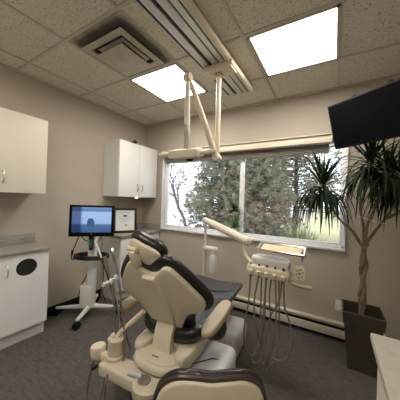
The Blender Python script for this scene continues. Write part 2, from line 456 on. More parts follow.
for sx in (-1, 1):
    for sy_ in (-1, 1): MB().tube([(sx*.12, sy_*.12, -.03), (sx*.12, sy_*.12, -.086)], .005, 8).build('hanger_rod', 'darksteel', vt)

# ------------------------------------------------------------------ lamp track
ty0, ty1 = -4.1, -.45
TXL, TXR = 1.752, 2.045
tk = thing('ceiling_track', 'long aluminium and cream track on the ceiling carrying the lamp', 'track', (0, 0, 0))
b = MB(); tl = ty1-ty0; tc_ = (ty0+ty1)/2
b.box((1.88, tc_, H-.018), (.255, tl, .036), .003)
b.box((1.803, tc_, H-.042), (.062, tl, .016), .002); b.box((1.895, tc_, H-.042), (.062, tl, .016), .002); b.box((1.965, tc_, H-.046), (.045, tl, .022), .003)
b.build('rail', 'alu', tk)
b = MB()
for xx, w in ((1.759, .014), (1.850, .020), (1.934, .010), (1.994, .012)): b.box((xx, tc_, H-.040), (w, tl-.004, .012))
b.build('slot', 'black', tk)
b = MB(); b.tube([(2.022, ty0, H-.036), (2.022, ty1, H-.036)], .030, 16); b.sphere((2.022, ty1, H-.036), (.030, .018, .030)); b.build('cream_cover', 'cream', tk)
b = MB(); b.box((1.88, ty1+.004, H-.026), (.256, .010, .05), .003); b.build('track_end_cap', 'alu', tk)

# dental lamp (carriage, pole, arm, head)
dl = thing('dental_lamp', 'cream ceiling-hung dental lamp on a jointed arm in front of the window', 'lamp', (1.90, -1.0, 2.70))
W = lambda p: (p[0]-1.90, p[1]+1.0, p[2]-2.70)
b = MB(); b.box(W((1.905, -1.0, 2.619)), (.30, .15, .064), .012); b.box(W((2.055, -.93, 2.625)), (.02, .30, .045), .006); b.build('carriage', 'cream', dl)
b = MB(); b.tube([W((1.90, -.99, 2.60)), W((1.905, -.99, 2.2)), W((1.908, -.99, 1.83))], .024, 16); b.lathe([(.04, 0), (.04, .012), (.028, .03)], 20, T(*W((1.90, -.99, 2.565)))); b.build('pole', 'cream', dl)
b = MB(); b.sphere(W((1.908, -.99, 1.825)), .036); b.lathe([(.03, -.045), (.03, .045)], 16, T(*W((1.908, -.99, 1.82))) @ R(PI/2, 'X')); b.build('lower_joint', 'cream', dl)
J = (1.769, -1.30, 2.445)
b = MB(); b.tube([W((1.905, -1.02, 1.83)), W((1.86, -1.12, 2.06)), W((1.80, -1.24, 2.33)), W(J)], [.026, .028, .024, .020], 14); b.build('spring_arm', 'cream', dl)
b = MB(); b.box(W((1.895, -1.045, 1.865)), (.012, .05, .04), .003); b.build('arm_clip', 'black', dl)
b = MB(); b.sphere(W(J), .036); b.lathe([(.032, -.03), (.032, .03)], 20, T(*W(J)) @ R(PI/2, 'Y')); b.build('elbow_joint', 'cream', dl)
b = MB(); b.tube([W((1.769, -1.30, 2.44)), W((1.774, -1.30, 2.25)), W((1.777, -1.30, 2.04))], [.019, .021, .026], 14); b.build('drop_arm', 'cream', dl)
b = MB(); b.tube([W((1.776, -1.30, 2.05)), W((1.777, -1.30, 2.0)), W((1.79, -1.30, 1.96)), W((1.79, -1.30, 1.84))], [.026, .030, .032, .036], 8, 0); b.build('neck_yoke', 'yoke', dl)
b = MB(); X = T(*W((1.775, -1.30, 1.790))) @ R(.02, 'Y') @ R(.25, 'X')
b.pad([(-.15, 0), (-.147, .04), (-.12, .055), (.12, .055), (.147, .04), (.15, 0), (.147, -.04), (.12, -.055), (-.12, -.055), (-.147, -.04)], .072, .020, .004, X @ T(0, 0, -.02)); b.build('lamp_head', 'cream', dl)
b = MB(); b.pad([(-.12, 0), (-.10, .035), (.10, .035), (.12, 0), (.10, -.035), (-.10, -.035)], .008, .003, 0, X @ T(0, 0, -.026)); b.build('lamp_lens', 'clearpl', dl)
b = MB(); b.lathe([(.028, 0), (.03, .012), (.022, .022)], 16, X @ T(.04, 0, -.046)); b.build('sensor_cap', 'black', dl)
for s in (-1, 1):
    b = MB(); b.tube([(s*.15, 0, .018), (s*.21, 0, .018), (s*.27, 0, .018), (s*.285, 0, .018)], [.012, .022, .020, .014], 12, 3, X); b.build('lamp_handle', 'cream', dl)

# ------------------------------------------------------------------ cabinets
def pull(parent, X, h=.11, m='steel'):
    b = MB(); b.tube([(0, 0, -h/2), (.022, 0, -h*.32), (.028, 0, 0), (.022, 0, h*.32), (0, 0, h/2)], .0055, 8, 5, X); return b.build('handle', m, parent)
def wall_cab(name, y0, y1, z0, z1, dpt, label, mat_, doors, pulls):
    t = thing(name, label, 'cabinet', (0, (y0+y1)/2, z0))
    w = y1-y0; h = z1-z0
    b = MB(); b.box(((dpt-.02)/2, 0, h/2), (dpt-.02, w, h), .002); b.build('body', mat_, t, smooth=False)
    for (a, c), px in zip(doors, pulls):
        dd = MB().box((dpt-.009, (a+c)/2, h/2), (.018, c-a-.004, h-.004), .002).build('door', mat_, t)
        pull(dd, T(dpt, px, (1.572 if z0 > 1.4 else .72)-z0))
    return t
# near upper cabinet (cut by the frame)
wall_cab('wall_cabinet', -3.10, -1.69, 1.43, 2.175, .33, 'cream wall cabinet at the left edge, above the waste-hole cupboard', 'creamlam',
         [(-.705, -.235), (-.235, .235), (.235, .705)], [-.27, .20, .355])
wc = wall_cab('wall_cabinet', -.805, -.05, 1.437, 2.22, .33, 'white two-door wall cabinet in the corner beside the window', 'white',
         [(-.3775, .0), (.0, .3775)], [-.045, .045])
pk = MB().lathe([(.018, 0), (.022, -.008), (.012, -.014)], 16, T(.30, -.02, -.001)).build('cabinet_lamp', 'led', wc)
bk = MB(); bk.box((0, 0, .018), (.09, .05, .036), .012); bk.sphere((.01, .005, .04), (.028, .022, .016)); tag(bk.build('cable_bundle', 'black', loc=(.285, -.52, 2.221)), 'small black bundle lying on top of the corner wall cabinet', 'cable bundle')

# left base cabinet
bc = thing('base_cabinet', 'white base cupboard at left with an oval waste hole in its door', 'cabinet', (0, -2.38, 0))
bw = .74*2; yN = -1.645+2.38  # far end
b = MB(); b.box((.163, yN-bw/2, .495), (.322, bw, .735), .002); b.build('body', 'white', bc, smooth=False)
b = MB(); b.box((.15, yN-bw/2, .065), (.28, bw-.004, .13)); b.build('toe_kick', 'white', bc, smooth=False)
# door with oval hole
def holed_door(y0, y1, z0, z1, cy, cz, ry, rz, x):
    n = 40; vs = []; fs = []
    outer = []
    for k in range(n):
        a = 2*PI*k/n; dy, dz = math.cos(a), math.sin(a)
        ty = ((y1-cy)/dy if dy > 0 else (y0-cy)/dy) if abs(dy) > 1e-6 else 1e9
        tz = ((z1-cz)/dz if dz > 0 else (z0-cz)/dz) if abs(dz) > 1e-6 else 1e9
        tt = min(ty, tz); outer.append((cy+dy*tt, cz+dz*tt))
    # snap corners
    for yc, zc in ((y0, z0), (y0, z1), (y1, z0), (y1, z1)):
        i = min(range(n), key=lambda q: (outer[q][0]-yc)**2+(outer[q][1]-zc)**2); outer[i] = (yc, zc)
    inner = [(cy+ry*math.cos(2*PI*k/n), cz+rz*math.sin(2*PI*k/n)) for k in range(n)]
    for xx in (x, x+.018):
        for (p, q) in outer: vs.append((xx, p, q))
        for (p, q) in inner: vs.append((xx, p, q))
    for k in range(n):
        j = (k+1) % n
        fs.append([2*n+k, 2*n+j, 3*n+j, 3*n+k]); fs.append([k, n+k, n+j, j])
        fs.append([n+k, 3*n+k, 3*n+j, n+j]); fs.append([k, j, 2*n+j, 2*n+k])
    return MB().add(vs, fs)
d1 = holed_door(yN-.408, yN-.002, .135, .858, yN-.19, .722, .088, .082, .325).build('door', 'white', bc, angle=30)
pull(d1, T(.343, yN-.345, .72))
MB().pad([(.092*math.cos(k*PI/8), .086*math.sin(k*PI/8)) for k in range(16)], .004, .001, 0, T(.326, yN-.19, .722) @ R(PI/2, 'Z') @ R(PI/2, 'X'), sm=3).build('waste_hole', 'hole', d1)
for k in range(2):
    d2 = MB().box((.334, yN-.412-.265-k*.53, .4965), (.018, .524, .723), .002).build('door', 'white', bc)
    pull(d2, T(.343, yN-.412-.475-k*.53, .72))
wt = MB(); wt.box((.184, -2.38+yN-bw/2, .8775), (.366, bw+.006, .028), .004); wt = wt.build('worktop', 'work')
tag(wt, 'grey streaked worktop with low backsplash on the left cupboard', 'worktop')
MB().box((.012, -2.38+yN-bw/2, .945), (.022, bw+.004, .108), .003).build('backsplash', 'work', wt)

# corner base cabinet
cc = thing('base_cabinet', 'white base cupboard in the corner below the framed certificate', 'cabinet', (0, -.40, 0))
b = MB(); b.box((.188, 0, .495), (.372, .77, .735), .002); b.build('body', 'white', cc, smooth=False)
MB().box((.17, 0, .065), (.32, .766, .13)).build('toe_kick', 'white', cc, smooth=False)
for k in (0, 1):
    dd = MB().box((.385, -.192+k*.385, .4965), (.018, .380, .723), .002).build('door', 'white', cc); pull(dd, T(.394, -.05+k*.1, .75))
wt2 = MB(); wt2.box((.206, -.402, .8865), (.41, .80, .045), .006); wt2 = wt2.build('worktop', 'work')
tag(wt2, 'grey worktop in the corner beside the window', 'worktop')
b = MB(); b.box((.206, -.012, .96), (.408, .02, .10), .003); b.box((.012, -.41, .96), (.02, .78, .10), .003); b.build('backsplash', 'work', wt2)

# certificate leaning on the corner worktop
ct = thing('framed_certificate', 'small certificate in a dark wooden frame standing on the corner worktop', 'picture frame', (.255, -.60, .912), rot=(0, 0, 0))
XC = R(1.07-.0, 'Z') @ R(-.12, 'X')     # local x along width, y back
w, h = .335, .365
def frame_parts(t, X, w, h, bw, m):
    b = MB()
    for s in (-1, 1): b.box((s*(w/2-bw/2), 0, h/2), (bw, .022, h), .004, X); b.box((0, 0, h/2+s*(h/2-bw/2)), (w, .022, bw), .004, X)
    b.build('frame', m, t)
frame_parts(ct, XC, w, h, .034, 'darkwood')
MB().box((0, .004, h/2), (w-.03, .006, h-.03), 0, XC).build('certificate', 'paper', ct)
b = MB()
random.seed(3)
b.box((0, -.0005, h*.80), (.15, .002, .012), 0, XC)
b.build('printed_heading', 'ink', ct)
for k, wl in enumerate((.09, .17, .14, .18, .11)): MB().box((random.uniform(-.01, .01), -.0005, h*.70-k*.022), (wl, .002, .004), 0, XC).build('print_line', 'ink', ct)
for s in (-1, 1): MB().box((s*.065, -.0005, h*.27), (.06, .002, .003), 0, XC).build('print_line', 'ink', ct)
MB().lathe([(.018, 0), (.016, .003)], 16, XC @ T(.01, -.001, h*.30) @ R(PI/2, 'X')).build('seal', 'seal', ct)
MB().box((0, .055, h*.36), (.05, .006, h*.66), 0, XC @ T(0, 0, 0) @ R(.22, 'X')).build('easel_back', 'darkwood', ct)

# right foreground counter
rc = thing('base_cabinet', 'pale base cupboard at the lower right, topped by a cream counter', 'cabinet', (0, 0, 0))
b = MB(); b.box((3.405, -2.60, .495), (.74, 1.90, .73), .002); b.build('body', 'creamlam', rc, smooth=False)
for k in range(3): 
    dd = MB().box((3.028, -1.97-k*.63, .4965), (.018, .62, .72), .002).build('door', 'creamlam', rc); pull(dd, T(3.019, -2.2-k*.63, .7) @ R(PI))
MB().box((3.43, -2.60, .065), (.68, 1.88, .13)).build('toe_kick', 'creamlam', rc, smooth=False)
rt = MB(); rt.box((3.385, -2.62, .8755), (.782, 1.97, .03), .006); tag(rt.build('worktop', 'workpale'), 'pale cream worktop in the lower right corner, nearest the viewer', 'worktop')

# ------------------------------------------------------------------ monitor cart
mc = thing('monitor_cart', 'white rolling cart on star legs carrying a blue-lit monitor', 'monitor cart', (.37, -1.19, 0))
casters = [(.06, -1.41), (.53, -1.44), (.64, -.97), (.12, -.92)]
for cx_, cy_ in casters:
    lx, ly = cx_-.37, cy_+1.19
    b = MB(); b.tube([(0, 0, .115), (lx*.3, ly*.3, .105), (lx, ly, .088)], [.035, .028, .017], 8, 0); leg = b.build('leg', 'grey', mc)
    b = MB()
    for s in (-1, 1): b.lathe([(.012, -.011), (.036, -.010), (.038, 0), (.036, .010), (.012, .011)], 18, T(lx, ly, .038) @ R(.6) @ T(0, s*.018, 0) @ R(PI/2, 'X'))
    b.box((lx, ly, .062), (.05, .05, .045), .012); b.build('caster', 'black', leg)
cz = R(-.54+1.35) if False else R(.62)
b = MB(); b.pad([(-.055, -.045), (.055, -.045), (.055, .045), (-.055, .045)], .03, .008, 0, cz @ T(0, 0, .10), sm=0); b.build('hub', 'grey', mc)
b = MB(); b.box((-.035, 0, .24), (.13, .11, .26), .010, cz); b.build('power_box', 'whitepl', mc)
b = MB(); b.box((.012, 0, .55), (.09, .075, .92), .012, cz); b.build('column', 'whitepl', mc)
b = MB()
ring = [(.19*math.cos(a), .12*math.sin(a), 0) for a in [2*PI*k/24 for k in range(24)]]
b.tube(ring, .017, 8, 0, cz @ T(.01, -.02, .705), closed=True); b.tube([(p[0]*.99, p[1]*.99, 0) for p in ring], .014, 8, 0, cz @ T(.01, -.02, .725), closed=True)
b.box((.01, -.02, .70), (.34, .05, .012), .004, cz); b.build('handle_ring', 'black', mc)
XM = T(.003, .003, 0) @ R(.79)        # monitor frame: x to the right, y away from viewer
b = MB(); b.box((0, -.06, .95), (.05, .045, .26), .01, XM); b.tube([(0, -.07, .80), (0, -.09, .95), (0, -.10, 1.12)], .022, 10, 3, XM); b.build('monitor_arm', 'black', mc)
b = MB(); b.box((0, -.105, .88), (.035, .03, .10), .01, XM); b.build('arm_clamp', 'teal', mc)
mo = MB(); XT = XM @ T(.018, -.155, 1.145) @ R(-.05, 'X')
mo.pad([(-.238, -.178), (.238, -.178), (.238, .178), (-.238, .178)], .038, .012, 0, XT @ T(0, .04, 0) @ R(PI/2, 'X'), sm=0); mon = mo.build('monitor', 'blackgloss', mc)
mo.__init__(); mo.box((0, 0, 0), (.412, .003, .285)); sc = mo.build('screen', 'screen', mon)
sc.matrix_local = XT @ T(0, -.0005, .012)
b = MB(); b.box((-.01, -.0035, -.045), (.075, .003, .07), .0, XT @ T(0, 0, .012)); b.box((-.012, -.0035, .0), (.055, .003, .03), 0, XT @ T(0, 0, .012)); b.build('screen_figure', 'icon', mon)
b = MB(); b.box((0, -.001, -.148), (.012, .003, .006), 0, XT); b.build('maker_mark', 'whitepl', mon)
b = MB()
b.tube([(-.12, -.10, .98), (-.14, -.12, .90), (-.175, -.13, .80), (-.185, -.13, .72), (-.16, -.12, .70)], .006, 8, 5, XM)
b.tube([(-.175, -.13, .81), (-.182, -.13, .76)], .013, 8, 0, XM)
b.tube([(-.10, -.10, .98), (-.07, -.11, .93), (-.02, -.10, .90)], .005, 8, 5, XM)
b.tube([(.12, -.10, .98), (.10, -.11, .92), (.04, -.10, .88)], .005, 8, 5, XM)
b.tube([(-.03, .05, .70), (-.05, .06, .5), (-.12, .07, .33), (-.16, .09, .16), (-.2, .12, .12)], .006, 8, 5, XM)
b.tube([(.12, .03, .70), (.13, .04, .45), (.12, .05, .25), (.17, .06, .125)], .006, 8, 5, XM)
b.build('cable', 'black', mc)

# ------------------------------------------------------------------ dental chair
CL, CR = (1.88, -1.48, 0), .10
ch = thing('dental_chair', 'cream and dark brown reclining dental chair seen from behind', 'dental chair', CL, CR)
WL = inv(CL, CR)
# backrest plane: u = x, v up the plane, n toward the rear
ta = math.atan2(.28, .55)     # lean
def XB(off=0):                # z axis of the local frame points forward (into the cushion)
    o = Vector((0, -.05, .5)); v_ = Vector((0, -math.sin(ta), math.cos(ta))); n_ = Vector((0, math.cos(ta), math.sin(ta)))
    o = o+n_*off; o.x = -.022
    return Matrix(((1, 0, n_.x, o.x), (0, v_.y, n_.y, o.y), (0, v_.z, n_.z, o.z), (0, 0, 0, 1)))
def sym(h): return h+[(-a, b) for a, b in h[::-1] if a > 1e-6]
ca = math.cos(ta)
vz = lambda z: (z-.5)/ca
shell = sym([(0, vz(.972)), (.06, vz(.99)), (.105, vz(1.025)), (.155, vz(1.025)), (.215, vz(.965)), (.275, vz(.89)), (.318, vz(.83)), (.325, vz(.78)), (.295, vz(.738)), (.225, vz(.715)), (.185, vz(.68)), (.14, vz(.60)), (.10, vz(.53)), (0, vz(.505))])
shell = shell[:-1] if False else shell
uph = sym([(0, vz(1.045)), (.09, vz(1.078)), (.16, vz(1.068)), (.23, vz(1.012)), (.29, vz(.945)), (.345, vz(.87)), (.366, vz(.80)), (.348, vz(.745)), (.28, vz(.705)), (.225, vz(.66)), (.20, vz(.58)), (.18, vz(.50)), (0, vz(.49))])
curveB = lambda x, y: .22*x*x    # wraps forward at the sides
b = MB(); b.pad(uph, .052, .025, .008, XB(-.012), sm=4, curve=curveB); b.build('backrest_cushion', 'leather', ch)
b = MB(); b.pad(shell, .04, .014, 0, XB(-.040), sm=4, back_bulge=.012, curve=curveB); b.build('backrest_shell', 'cream', ch)
# spine
b = MB()
sp = [(-.045, vz(.968)), (.045, vz(.968)), (.085, vz(.85)), (.105, vz(.70)), (.095, vz(.62)), (-.095, vz(.62)), (-.105, vz(.70)), (-.085, vz(.85))]
b.pad(sp, .035, .012, 0, XB(-.068), sm=0); b.build('spine_cover', 'cream', ch)
b = MB()
prof = [(-.115, .70), (-.150, .62), (-.185, .54), (-.205, .47), (-.205, .415)]
vs = []; fs = []
for yy, zz in prof:
    hw = .066
    vs += [(-hw, yy, zz), (hw, yy, zz), (hw, yy+.045, zz+.01), (-hw, yy+.045, zz+.01)]
for i in range(len(prof)-1):
    for k in range(4): fs.append([i*4+k, i*4+(k+1) % 4, (i+1)*4+(k+1) % 4, (i+1)*4+k])
fs += [[0, 1, 2, 3], [len(vs)-4+k for k in (3, 2, 1, 0)]]
b.add(vs, fs); b.build('recline_bracket', 'cream', ch)
# pivot housing
b = MB()
hs = sym([(0, -.335), (.10, -.322), (.165, -.27), (.200, -.19), (.205, -.10), (.20, .05), (0, .10)])
b.pad(hs, .055, .025, -.004, T(0, 0, .355), sm=4)
hs2 = sym([(0, -.31), (.09, -.30), (.14, -.25), (.17, -.18), (.18, -.05), (0, .0)])
b.pad(hs2, .03, .012, 0, T(0, 0, .39), sm=4)
for s in (-1, 1):
    b.pad([(s*.205, -.20), (s*.21, .10), (s*.12, .10), (s*.105, -.18), (s*.15, -.25)], .070, .025, .006, T(0, 0, .39), sm=3)
b.build('pivot_housing', 'cream', ch)
b = MB(); b.box((.005, -.26, .4215), (.03, .008, .003), .001); b.box((-.02, -.26, .4215), (.012, .01, .003), .001); b.build('release_mark', 'hosedark', ch)
# seat
seat = sym([(0, -.16), (.16, -.15), (.235, -.09), (.262, .02), (.265, .20), (.255, .36), (.235, .43), (0, .44)])
b = MB(); b.pad(seat, .10, .045, -.012, T(0, 0, .455), sm=4, curve=lambda x, y: .7*x*x-.02*(y > .2)*0); b.build('seat_cushion', 'leather', ch)
b = MB(); b.pad(sym([(0, -.13), (.15, -.12), (.21, -.06), (.23, .1), (.22, .38), (0, .40)]), .06, .025, 0, T(0, 0, .40), sm=4); b.build('seat_shell', 'cream', ch)
leg = sym([(0, .40), (.21, .395), (.265, .42), (.275, .60), (.272, .78), (.262, .86), (.23, .905), (0, .915)])
b = MB(); b.pad(leg, .062, .028, -.006, T(0, 0, .505), sm=4, curve=lambda x, y: .35*x*x-.35*max(0, y-.80)**2*6); lg = b.build('legrest_cushion', 'leathergrey', ch)
b = MB(); b.tube([(-.25, .60, .585), (-.12, .56, .573), (0, .55, .568), (.12, .56, .573), (.25, .60, .585)], .006, 8, 4); b.build('legrest_seam', 'hosedark', lg)
b = MB(); b.box((0, .62, .49), (.40, .44, .045), .02); b.build('legrest_frame', 'grey', ch)
# headrest
XH = T(-.075, -.325, 1.105) @ R(.32, 'Y') @ R(.40, 'X') @ Matrix(((1, 0, 0, 0), (0, 0, 1, 0), (0, 1, 0, 0), (0, 0, 0, 1)))
hd = [(0, .085), (.07, .082), (.125, .055), (.145, .0), (.125, -.055), (.07, -.085), (0, -.09), (-.07, -.085), (-.125, -.055), (-.145, .0), (-.125, .055), (-.07, .082)]
b = MB(); b.pad(hd, .078, .036, .01, XH @ T(0, 0, -.01), sm=3, curve=lambda x, y: 1.2*x*x); hp = b.build('headrest_cushion', 'leather', ch)
b = MB(); b.pad([(x*.88, y*.84) for x, y in hd], .03, .012, 0, XH @ T(.012, -.014, -.030), sm=3, back_bulge=.008, curve=lambda x, y: 1.2*x*x); b.build('headrest_shell', 'cream', hp)
b = MB(); b.box((0, 0, 0), (.056, .115, .05), .010, XH @ T(-.018, -.05, -.050) @ R(.32)); b.lathe([(.015, -.036), (.015, .036)], 16, XH @ T(-.040, .010, -.05) @ R(.32) @ R(PI/2, 'Y')); b.build('headrest_knuckle', 'cream', ch)
b = MB(); b.box((-.02, -.285, 1.035), (.062, .016, .05), .003); b.box((-.02, -.275, 1.0), (.045, .012, .13), .003); b.build('headrest_post', 'steel', ch)
# armrests
for s in (-1, 1):
    b = MB(); X = T(s*.325, -.02, .625)
    b.pad([(s*-.02, -.22), (s*.022, -.215), (s*.045, -.15), (s*.05, .0), (s*.045, .14), (s*.022, .20), (s*-.02, .205), (s*-.042, .14), (s*-.045, .0), (s*-.042, -.15)], .05, .022, .004, X @ R(.06 if s > 0 else .06, 'X'), sm=3)
    ar = b.build('armrest', 'pad', ch)
    b = MB(); b.tube([(s*.325, .02, .635), (s*.33, .06, .54), (s*.30, .08, .46), (s*.20, .08, .43)], [.022, .028, .028, .024], 12, 4); b.build('armrest_support', 'darksteel' if s < 0 else 'hosedark', ar)
# lift base
b = MB(); b.box((.065, .02, .165), (.66, .46, .32), .055, T(0, 0, 0), seg=4); b.box((.0, .05, .36), (.30, .3, .12), .03); b.build('lift_cover', 'grey', ch)
b = MB(); b.tube([(.09, -.21, .327), (.17, -.10, .3275), (.28, .02, .327), (.36, .05, .318), (.396, .05, .27)], .004, 6); b.build('cover_seam', 'black', ch)
b = MB(); b.box((.10, .67, .12), (.46, .40, .235), .06, seg=4); b.build('utility_cover', 'grey', ch)
b = MB(); b.box((.02, .36, .03), (.60, 1.0, .05), .02); b.build('base_plate', 'grey', ch)

# assistant arm
b = MB()
pa, pb = WL((1.905, -1.80, .29)), WL((1.565, -1.83, .29))
dirv = (pb-pa); ln = dirv.length; ang = math.atan2(dirv.y, dirv.x)
X = T(*((pa+pb)/2)) @ R(ang)
b.box((0.0, 0, .0), (ln+.04, .135, .085), .018, X, seg=3); b.build('assistant_arm', 'cream', ch)
b = MB(); P = WL((1.935, -1.83, .262)); b.lathe([(.085, 0), (.092, .01), (.092, .07), (.08, .08)], 28, T(*P)); b.lathe([(.07, -.05), (.075, 0)], 24, T(*P))
b.build('arm_pivot', 'cream', ch)
b = MB(); P = WL((1.915, -1.845, .343)); b.lathe([(.038, 0), (.038, .008), (.028, .008), (.024, .002)], 24, T(*P)); b.build('pivot_cap', 'steel', ch)
b = MB(); b.tube([WL((1.885, -1.835, .352)), WL((1.80, -1.86, .352))], .015, 12); b.build('lock_lever', 'grey', ch)
P = WL((1.595, -1.80, .325)); b = MB(); b.lathe([(.062, 0), (.062, .03), (.053, .04), (.050, .125), (.052, .13), (.050, .142), (.02, .146)], 28, T(*P) @ R(.08, 'Y')); b.build('solids_canister', 'cream', ch)
P = WL((1.49, -1.85, .325)); b = MB(); b.lathe([(.044, 0), (.05, .02), (.05, .065), (.044, .075), (.02, .08)], 24, T(*P) @ R(-.1, 'Y')); b.box((.055, .0, .02), (.10, .05, .05), .015, T(*P)); b.build('suction_valve', 'cream', ch)
b = MB(); P = WL((1.53, -1.89, .30)); b.lathe([(.012, 0), (.012, .03)], 12, T(*P) @ R(PI/2, 'X')); b.build('valve_port', 'black', ch)
b = MB(); q = [WL(p_) for p_ in ((1.59, -1.80, .452), (1.62, -1.77, .50), (1.68, -1.73, .57), (1.745, -1.69, .645))]; b.tube(q, .017, 12, 4); b.sphere(WL((1.578, -1.80, .465)), .026); b.sphere(WL((1.555, -1.81, .445)), .018); b.build('holder_bar', 'cream', ch)
# the holder on its upright at the left of the backrest
b = MB(); HP = WL((1.545, -1.80, .84)); b.box(tuple(HP), (.028, .045, .035), .008, None); b.lathe([(.014, -.02), (.014, .03)], 14, T(*(HP+Vector((-.025, -.03, -.012)))) @ R(PI/2, 'X'))
b.box(tuple(HP+Vector((.018, .018, .022))), (.035, .03, .035), .01)
b.build('suction_holder', 'whitepl', ch)
b = MB(); b.tube([HP, HP+Vector((.03, .01, -.12)), WL((1.60, -1.78, .60)), WL((1.60, -1.785, .47))], .0065, 8, 4); b.build('holder_rod', 'steel', ch)
b = MB()
b.tube([WL(p_) for p_ in ((1.50, -1.905, .315), (1.50, -1.93, .20), (1.50, -1.93, .10), (1.56, -1.93, .045), (1.66, -1.92, .06), (1.72, -1.90, .17), (1.73, -1.895, .24))], .0055, 8, 6)
b.tube([WL(p_) for p_ in ((1.62, -1.89, .27), (1.60, -1.90, .15), (1.58, -1.93, .05), (1.52, -1.94, .03), (1.46, -1.90, .10), (1.46, -1.88, .22), (1.475, -1.87, .31))], .0045, 8, 6)
b.tube([WL(p_) for p_ in ((1.64, -1.88, .30), (1.655, -1.915, .25), (1.66, -1.91, .14), (1.72, -1.88, .10), (1.80, -1.84, .14), (1.85, -1.82, .2))], .007, 8, 6)
b.build('suction_hose', 'hose', ch)

# suction instruments hanging in the holder
def wand(pts, r, m, tipm, label, tip):
    t = thing('suction_wand', label, 'dental tool', pts[0], 0, group=None)
    o = Vector(pts[0]); q = [Vector(p_)-o for p_ in pts]
    MB().tube(q, r, 8, 6).build('hose', m, t)
    tp = [Vector(p_)-o for p_ in tip]
    MB().tube(tp, [r*1.3, r*1.6, r*1.2], 10, 3).build('grip', tipm, t)
wand([(1.515, -1.83, .97), (1.53, -1.81, .86), (1.555, -1.80, .74), (1.585, -1.80, .58), (1.60, -1.80, .40), (1.61, -1.87, .30)], .0078, 'steel', 'steel',
     'silver suction wand nearest the monitor cart, left of the chair back', [(1.50, -1.84, 1.01), (1.515, -1.83, .97), (1.53, -1.815, .90)])
wand([(1.54, -1.80, 1.03), (1.56, -1.78, .92), (1.585, -1.77, .80), (1.60, -1.765, .66), (1.65, -1.77, .50), (1.68, -1.80, .34)], .0078, 'steel', 'steel',
     'silver suction wand closest to the chair back', [(1.525, -1.80, 1.06), (1.54, -1.80, 1.03), (1.55, -1.79, .97)])
wand([(1.44, -1.86, 1.075), (1.47, -1.85, 1.0), (1.50, -1.82, .90), (1.55, -1.79, .72), (1.63, -1.76, .52), (1.70, -1.76, .40)], .0055, 'hosedark', 'whitepl',
     'white-tipped syringe with a dark hose beside the silver suction wands', [(1.425, -1.865, 1.12), (1.44, -1.86, 1.08), (1.475, -1.845, 1.0)])

# ------------------------------------------------------------------ delivery unit
du = thing('dental_delivery_unit', 'cream instrument console on a swing arm before the window', 'dental unit', (1.51, -.45, 0))
D = lambda *p: (p[0]-1.51, p[1]+.45, p[2])
b = MB(); b.tube([D(1.51, -.45, .03), D(1.51, -.45, 1.16)], .017, 14); b.lathe([(.13, 0), (.13, .02), (.03, .035)], 28, T(*D(1.51, -.45, 0))); b.build('post', 'grey', du)
b = MB(); b.tube([D(1.51, -.45, .03), D(1.51, -.45, .88)], .023, 14); b.build('post_sleeve', 'cream', du)
b = MB(); b.pad([(-.05, -.035), (.09, -.035), (.13, 0), (.09, .035), (-.05, .035)], .05, .02, .004, T(*D(1.555, -.45, .82)), sm=3); b.build('bottle_bracket', 'whitepl', du)
b = MB(); b.lathe([(.028, .79), (.030, .80), (.030, .82), (.028, .825)], 20, T(*D(1.63, -.46, 0))); b.build('bottle_cap', 'grey', du)
b = MB(); b.lathe([(.035, .575), (.045, .58), (.046, .60), (.044, .72), (.040, .76), (.026, .79), (.024, .80)], 24, T(*D(1.63, -.46, 0))); b.build('water_bottle', 'bottle', du)
A0 = D(1.495, -.45, 1.185); A1 = D(2.195, -.91, 1.075)
b = MB(); b.tube([A0, tuple((Vector(A0)*3+Vector(A1))/4), tuple((Vector(A0)+Vector(A1)*3)/4), A1], [.032, .041, .041, .038], 16); b.sphere(A1, .042); b.sphere(A0, .03); b.build('flex_arm', 'cream', du)
b = MB(); b.tube([D(2.185, -.91, 1.06), D(2.18, -.92, 1.0), D(2.20, -.93, .945), D(2.25, -.94, .905), D(2.31, -.94, .895)], .016, 12, 5); b.build('swan_neck', 'cream', du)
HX = T(*D(2.398, -.95, .858)) @ R(.03, 'Z') @ R(.03, 'Y')
b = MB()
o_ = [(-.175, -.01), (-.165, .03), (-.13, .045), (.13, .045), (.165, .03), (.178, -.01), (.165, -.04), (.13, -.048), (-.13, -.048), (-.165, -.04)]
b.pad(o_, .11, .03, .006, HX @ T(0, .055, 0) @ R(PI/2, 'X'), sm=3)
b.box((0, .05, .03), (.27, .12, .05), .02, HX); b.build('control_head', 'cream', du)
b = MB(); b.pad([(-.145, -.055), (.145, -.055), (.14, .05), (.11, .075), (-.11, .075), (-.14, .05)], .075, .026, .002, HX @ T(.008, .035, .035) @ Matrix(((1,0,-.25*0,0),(0,1,0,0),(0,0,1,0),(0,0,0,1))), sm=2); b.build('tray_cover', 'clearpl', du)
for k in range(5):
    xk = -.128+k*.064
    b = MB(); b.lathe([(.016, -.014), (.018, .0), (.018, .008), (.013, .010)], 16, HX @ T(xk, -.070, -.004)); b.build('instrument_holder', 'cream', du)
